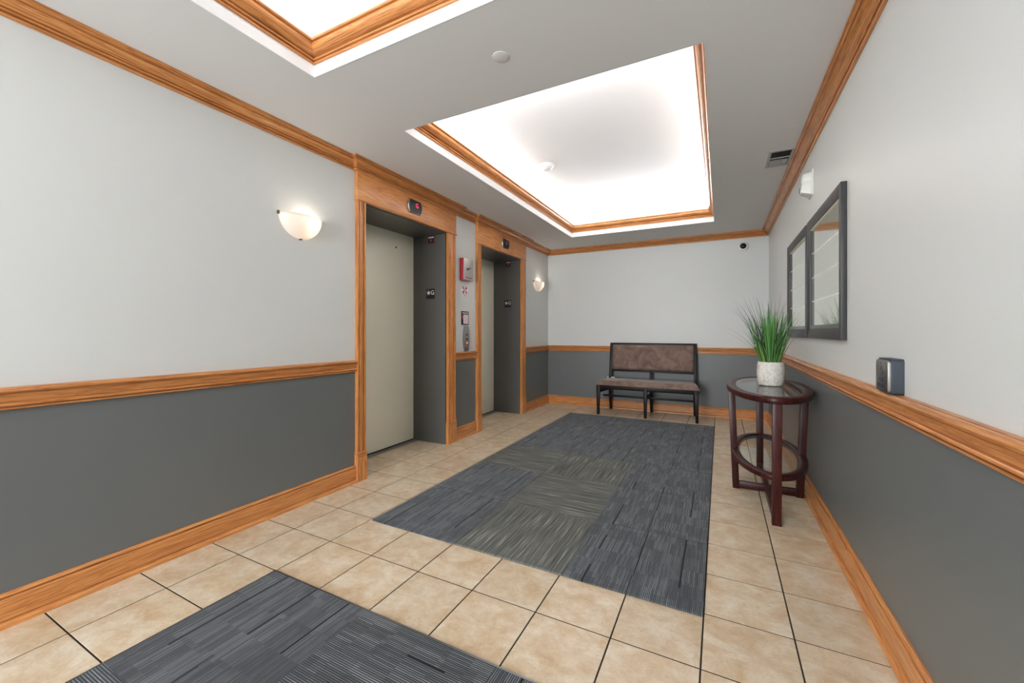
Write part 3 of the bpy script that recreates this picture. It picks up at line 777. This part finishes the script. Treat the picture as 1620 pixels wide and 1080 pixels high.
for i in range(170):
    a = random.uniform(0, 2*PI); r = .058*math.sqrt(random.random())
    put(random.choice(lib_g), r, a + random.uniform(-.5, .5), r*3.0 + random.uniform(-.04, .12))
for i in range(46):
    a = random.uniform(0, 2*PI); r = .05*math.sqrt(random.random())
    me = random.choice(lib_d)
    if math.cos(a) > .55: a += PI*.5
    put(me, r, a, random.uniform(.03, .34))
for i in range(22):
    a = random.uniform(0, 2*PI); put(random.choice(lib_y), .03 + .03*random.random(), a if math.cos(a) < .6 else a + 1.5, random.uniform(.15, .5))
# the few long blades that arch well clear of the clump
for a, h, bnd, ln in ((2.75, .46, .20, .42), (2.9, .42, .16, .50), (2.6, .50, .10, .30), (3.0, .52, .08, .26), (-.9, .44, .17, .30), (-1.2, .46, .20, .32), (-1.5, .42, .22, .38), (-.7, .40, .13, .18), (1.9, .50, .10, .12), (2.3, .54, .06, .12), (-2.2, .50, .08, .10), (-1.0, .50, .08, .22), (1.25, .44, .20, .30), (1.35, .46, .16, .22), (1.15, .38, .16, .34), (1.5, .48, .12, .16), (1.05, .34, .12, .40), (1.3, .40, .22, .20)):
    put(blade_mesh(h, bnd, .0055, M['leafd'], 10, .02), .035, a, ln)

# ------------------------------------------------------------------ framed pictures on the right wall
def picture(y0, y1, label):
    z0, z1 = 1.098, 1.878; yc, zc = (y0+y1)/2, (z0+z1)/2
    o = tag(empty('framed_mirror', (W, yc, zc)), label, 'mirror', 'framed mirrors over the console table')
    w, h, f, dp = (y1-y0)/2, (z1-z0)/2, .062, .026
    def piece(n, pts):      # mitred frame side: outer edge pair, inner edge pair
        (ay, az), (by_, bz), (cy, cz), (dy, dz_) = pts
        hexa('frame_side', [(-.0, ay, az), (-.0, by_, bz), (-.0, cy, cz), (-.0, dy, dz_)], [(-dp, ay, az), (-dp, by_, bz), (-dp+.006, cy, cz), (-dp+.006, dy, dz_)], M['frame'], o, .0015)
    wi, hi = w-f, h-f
    piece(0, ((-w, h), (w, h), (wi, hi), (-wi, hi))); piece(1, ((w, -h), (-w, -h), (-wi, -hi), (wi, -hi)))
    piece(2, ((w, h), (w, -h), (wi, -hi), (wi, hi))); piece(3, ((-w, -h), (-w, h), (-wi, hi), (-wi, -hi)))
    box('backing', (-.006, 0, -wi, wi, -hi, hi), M['cream'], o)
    lip = .022
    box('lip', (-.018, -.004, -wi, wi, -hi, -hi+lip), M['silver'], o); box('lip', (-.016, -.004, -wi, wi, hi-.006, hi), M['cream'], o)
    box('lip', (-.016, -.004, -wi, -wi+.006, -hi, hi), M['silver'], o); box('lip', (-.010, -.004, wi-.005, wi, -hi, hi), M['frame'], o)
    pr = box('mirror_sheet', (-.0075, -.0055, -wi+.006, wi-.006, -hi+lip, hi-.006), M['mirror'], o)
    for z in (1.655, 1.494, 1.339): box('etched_line', (-.0080, -.0074, -wi+.006, wi-.006, z-zc-.003, z-zc+.003), M['printline'], o)
    return o
picture(.690, 1.560, 'nearer of the two dark framed mirrors above the console table')
picture(1.602, 2.475, 'farther of the two dark framed mirrors above the console table')

# ------------------------------------------------------------------ door push plate box
o = tag(empty('door_push_button', (W, .063, .986)), 'square push to open wheelchair button box above the right chair rail', 'button')
prism('box', rrect(.128, .122, .010), 0, .034, M['dkbox'], o, rot=ROT_R, bev=.003)
prism('push_plate', rrect(.116, .110, .009), .034, .042, M['steel'], o, rot=ROT_R, bev=.004)
blue = flat('dark_lettering', srgb(40, 44, 66), .5)
text('lettering', 'PUSH', .020, blue, o, (-.0424, 0, -.016), ROT_R)
text('lettering', 'TO OPEN', .018, blue, o, (-.0424, 0, -.036), ROT_R)
bm = bmesh.new()     # wheelchair symbol: head, body stroke, seat, leg, wheel arc
def stroke(x0, y0, x1, y1, w=.0035):
    d = Vector((x1-x0, y1-y0)); n = Vector((-d.y, d.x)).normalized()*w/2
    vs = [bm.verts.new((x0+n.x*s, y0+n.y*s, 0)) for s in (1, -1)] + [bm.verts.new((x1+n.x*s, y1+n.y*s, 0)) for s in (-1, 1)]; bm.faces.new(vs)
bmesh.ops.create_circle(bm, cap_ends=True, segments=12, radius=.004, matrix=Matrix.Translation((-.004, .044, 0)))
stroke(-.004, .039, -.002, .022); stroke(-.003, .031, .008, .031); stroke(-.002, .023, .009, .023); stroke(.009, .023, .013, .010); stroke(.012, .010, .017, .012)
for i in range(9):
    a0, a1 = math.radians(110 + 25*i), math.radians(110 + 25*(i+1)); stroke(.013*math.cos(a0), .016+.013*math.sin(a0), .013*math.cos(a1), .016+.013*math.sin(a1), .003)
bmesh.ops.translate(bm, verts=bm.verts, vec=(0, 0, .0003))
finish('wheelchair_symbol', bm, blue, o, loc=(-.0421, 0, 0), rot=ROT_R)

# ------------------------------------------------------------------ horn strobe, camera, vent, detector, sprinkler covers
o = tag(empty('horn_strobe', (W, 1.555, 2.140)), 'white fire alarm horn strobe high on the right wall', 'alarm')
box('wall_plate', (-.008, 0, -.064, .064, -.086, .086), M['offwhite'], o, bev=.003)
hexa('body', [(-.008, -.052, -.080), (-.008, .052, -.080), (-.008, .052, .006), (-.008, -.052, .006)], [(-.066, -.036, -.058), (-.066, .036, -.058), (-.060, .036, -.004), (-.060, -.036, -.004)], M['offwhite'], o, .004)
lathe('horn', [(0, .050), (.022, .050), (.036, .044), (.044, .030), (.047, .012), (.048, 0)], M['offwhite'], o, 28, loc=(-.008, 0, .034), rot=(0, -PI/2, 0))
box('strobe_lens', (-.068, -.060, -.030, .030, -.052, -.012), flat('lens_grey', srgb(150, 152, 155), .15), o, bev=.002)

o = tag(empty('security_camera', (2.738, B, 2.252)), 'small white dome security camera high on the back wall', 'camera')
lathe('housing', [(.062, 0), (.062, .018), (.058, .032), (.049, .040), (.045, .042), (.038, .044)], M['offwhite'], o, 32, rot=ROT_B)
lathe('dome', [(.038, .042), (.036, .050), (.028, .060), (.016, .067), (0, .069)], flat('smoked_dome', srgb(14, 14, 15), .08), o, 28, rot=ROT_B)

o = tag(empty('air_vent', (2.866, 1.795, H)), 'small metal ceiling vent next to the right crown moulding', 'vent')
bm = bmesh.new()
for b in ((-.078, -.062, -.165, .165), (.062, .078, -.165, .165), (-.062, .062, -.165, -.140), (-.062, .062, .140, .165)): add_box(bm, *b, -.006, 0)
finish('frame', bm, M['grey'], o)
box('duct', (-.062, .062, -.140, .140, -.0012, -.0002), M['gap'], o)
box('divider', (-.062, .062, -.020, -.012, -.006, -.001), M['grey'], o)
box('damper', (-.062, .025, .02, .135, -.003, -.0015), flat('damper_grey', srgb(120, 120, 122), .5), o)
for i in range(7):
    y = .035 + i*.014
    box('slat', (-.058, .058, -.0008, .0008, -.005, .0), M['grey'], o, loc=(0, y, 0), rot=(.5, 0, 0))

o = tag(empty('smoke_detector', (.945, 1.895, TZ)), 'round white smoke detector on the lit tray ceiling', 'detector')
lathe('base', [(.078, 0), (.078, -.008), (.068, -.014)], M['offwhite'], o, 36)
lathe('body', [(.068, -.012), (.066, -.022), (.060, -.026), (.050, -.030), (.046, -.036), (.044, -.046), (.034, -.052), (0, -.054)], M['offwhite'], o, 36)
bm = bmesh.new()
for i in range(14):
    a = 2*PI*i/14; c_, s_ = math.cos(a), math.sin(a)
    vs = [bm.verts.new((r*c_ - k*s_, r*s_ + k*c_, z)) for r, k, z in ((.0465, -.005, -.037), (.0465, .005, -.037), (.0455, .005, -.045), (.0455, -.005, -.045))]; bm.faces.new(vs)
finish('grille', bm, M['gap'], o)

for (x, y), lab in (((1.548, -.136), 'flush white sprinkler cover plate on the ceiling between the two trays'), ((1.549, 3.972), 'tiny flush sprinkler cover plate on the ceiling above the bench')):
    tag(lathe('sprinkler_cover', [(0, -.003), (.037, -.003), (.040, -.002), (.040, 0)], M['ceil'], None, 32, loc=(x, y, H)), lab, 'sprinkler', 'sprinkler cover plates')

# ------------------------------------------------------------------ pieces that belong to a part go one level below it
def nest(root, part, kids):
    for p_ in [c for c in root.children if c.name.split('.')[0] == part][:1]:
        for k_ in [c for c in root.children if c.name.split('.')[0] in kids]:
            k_.parent = p_; k_.matrix_parent_inverse = p_.matrix_basis.inverted()
for root in [q for q in C.objects if q.parent is None]:
    b0 = root.name.split('.')[0]
    for part, kids in {'floor_indicator': [('face', ('digit',))], 'floor_plate': [('plate', ('star', 'letter'))], 'car_number_plate': [('plate', ('caption', 'numeral'))],
                       'fire_phone_box': [('face', ('lock', 'lock_tab', 'caption'))], 'call_station': [('lit_button', ('button_ring', 'arrow'))],
                       'firefighter_emblem': [('backing', ('cross_arm', 'pike', 'bar'))], 'fire_notice': [('panel', ('stair_symbol',))],
                       'door_push_button': [('push_plate', ('lettering', 'wheelchair_symbol'))], 'air_vent': [('frame', ('divider', 'slat', 'damper', 'duct'))],
                       'console_table': [('tabletop', ('glass_inset', 'inset_lip')), ('shelf', ('shelf_glass', 'shelf_lip'))], 'smoke_detector': [('body', ('grille',))],
                       'framed_mirror': [('mirror_sheet', ('etched_line',))], 'horn_strobe': [('body', ('strobe_lens',))]}.get(b0, []):
        nest(root, part, kids)
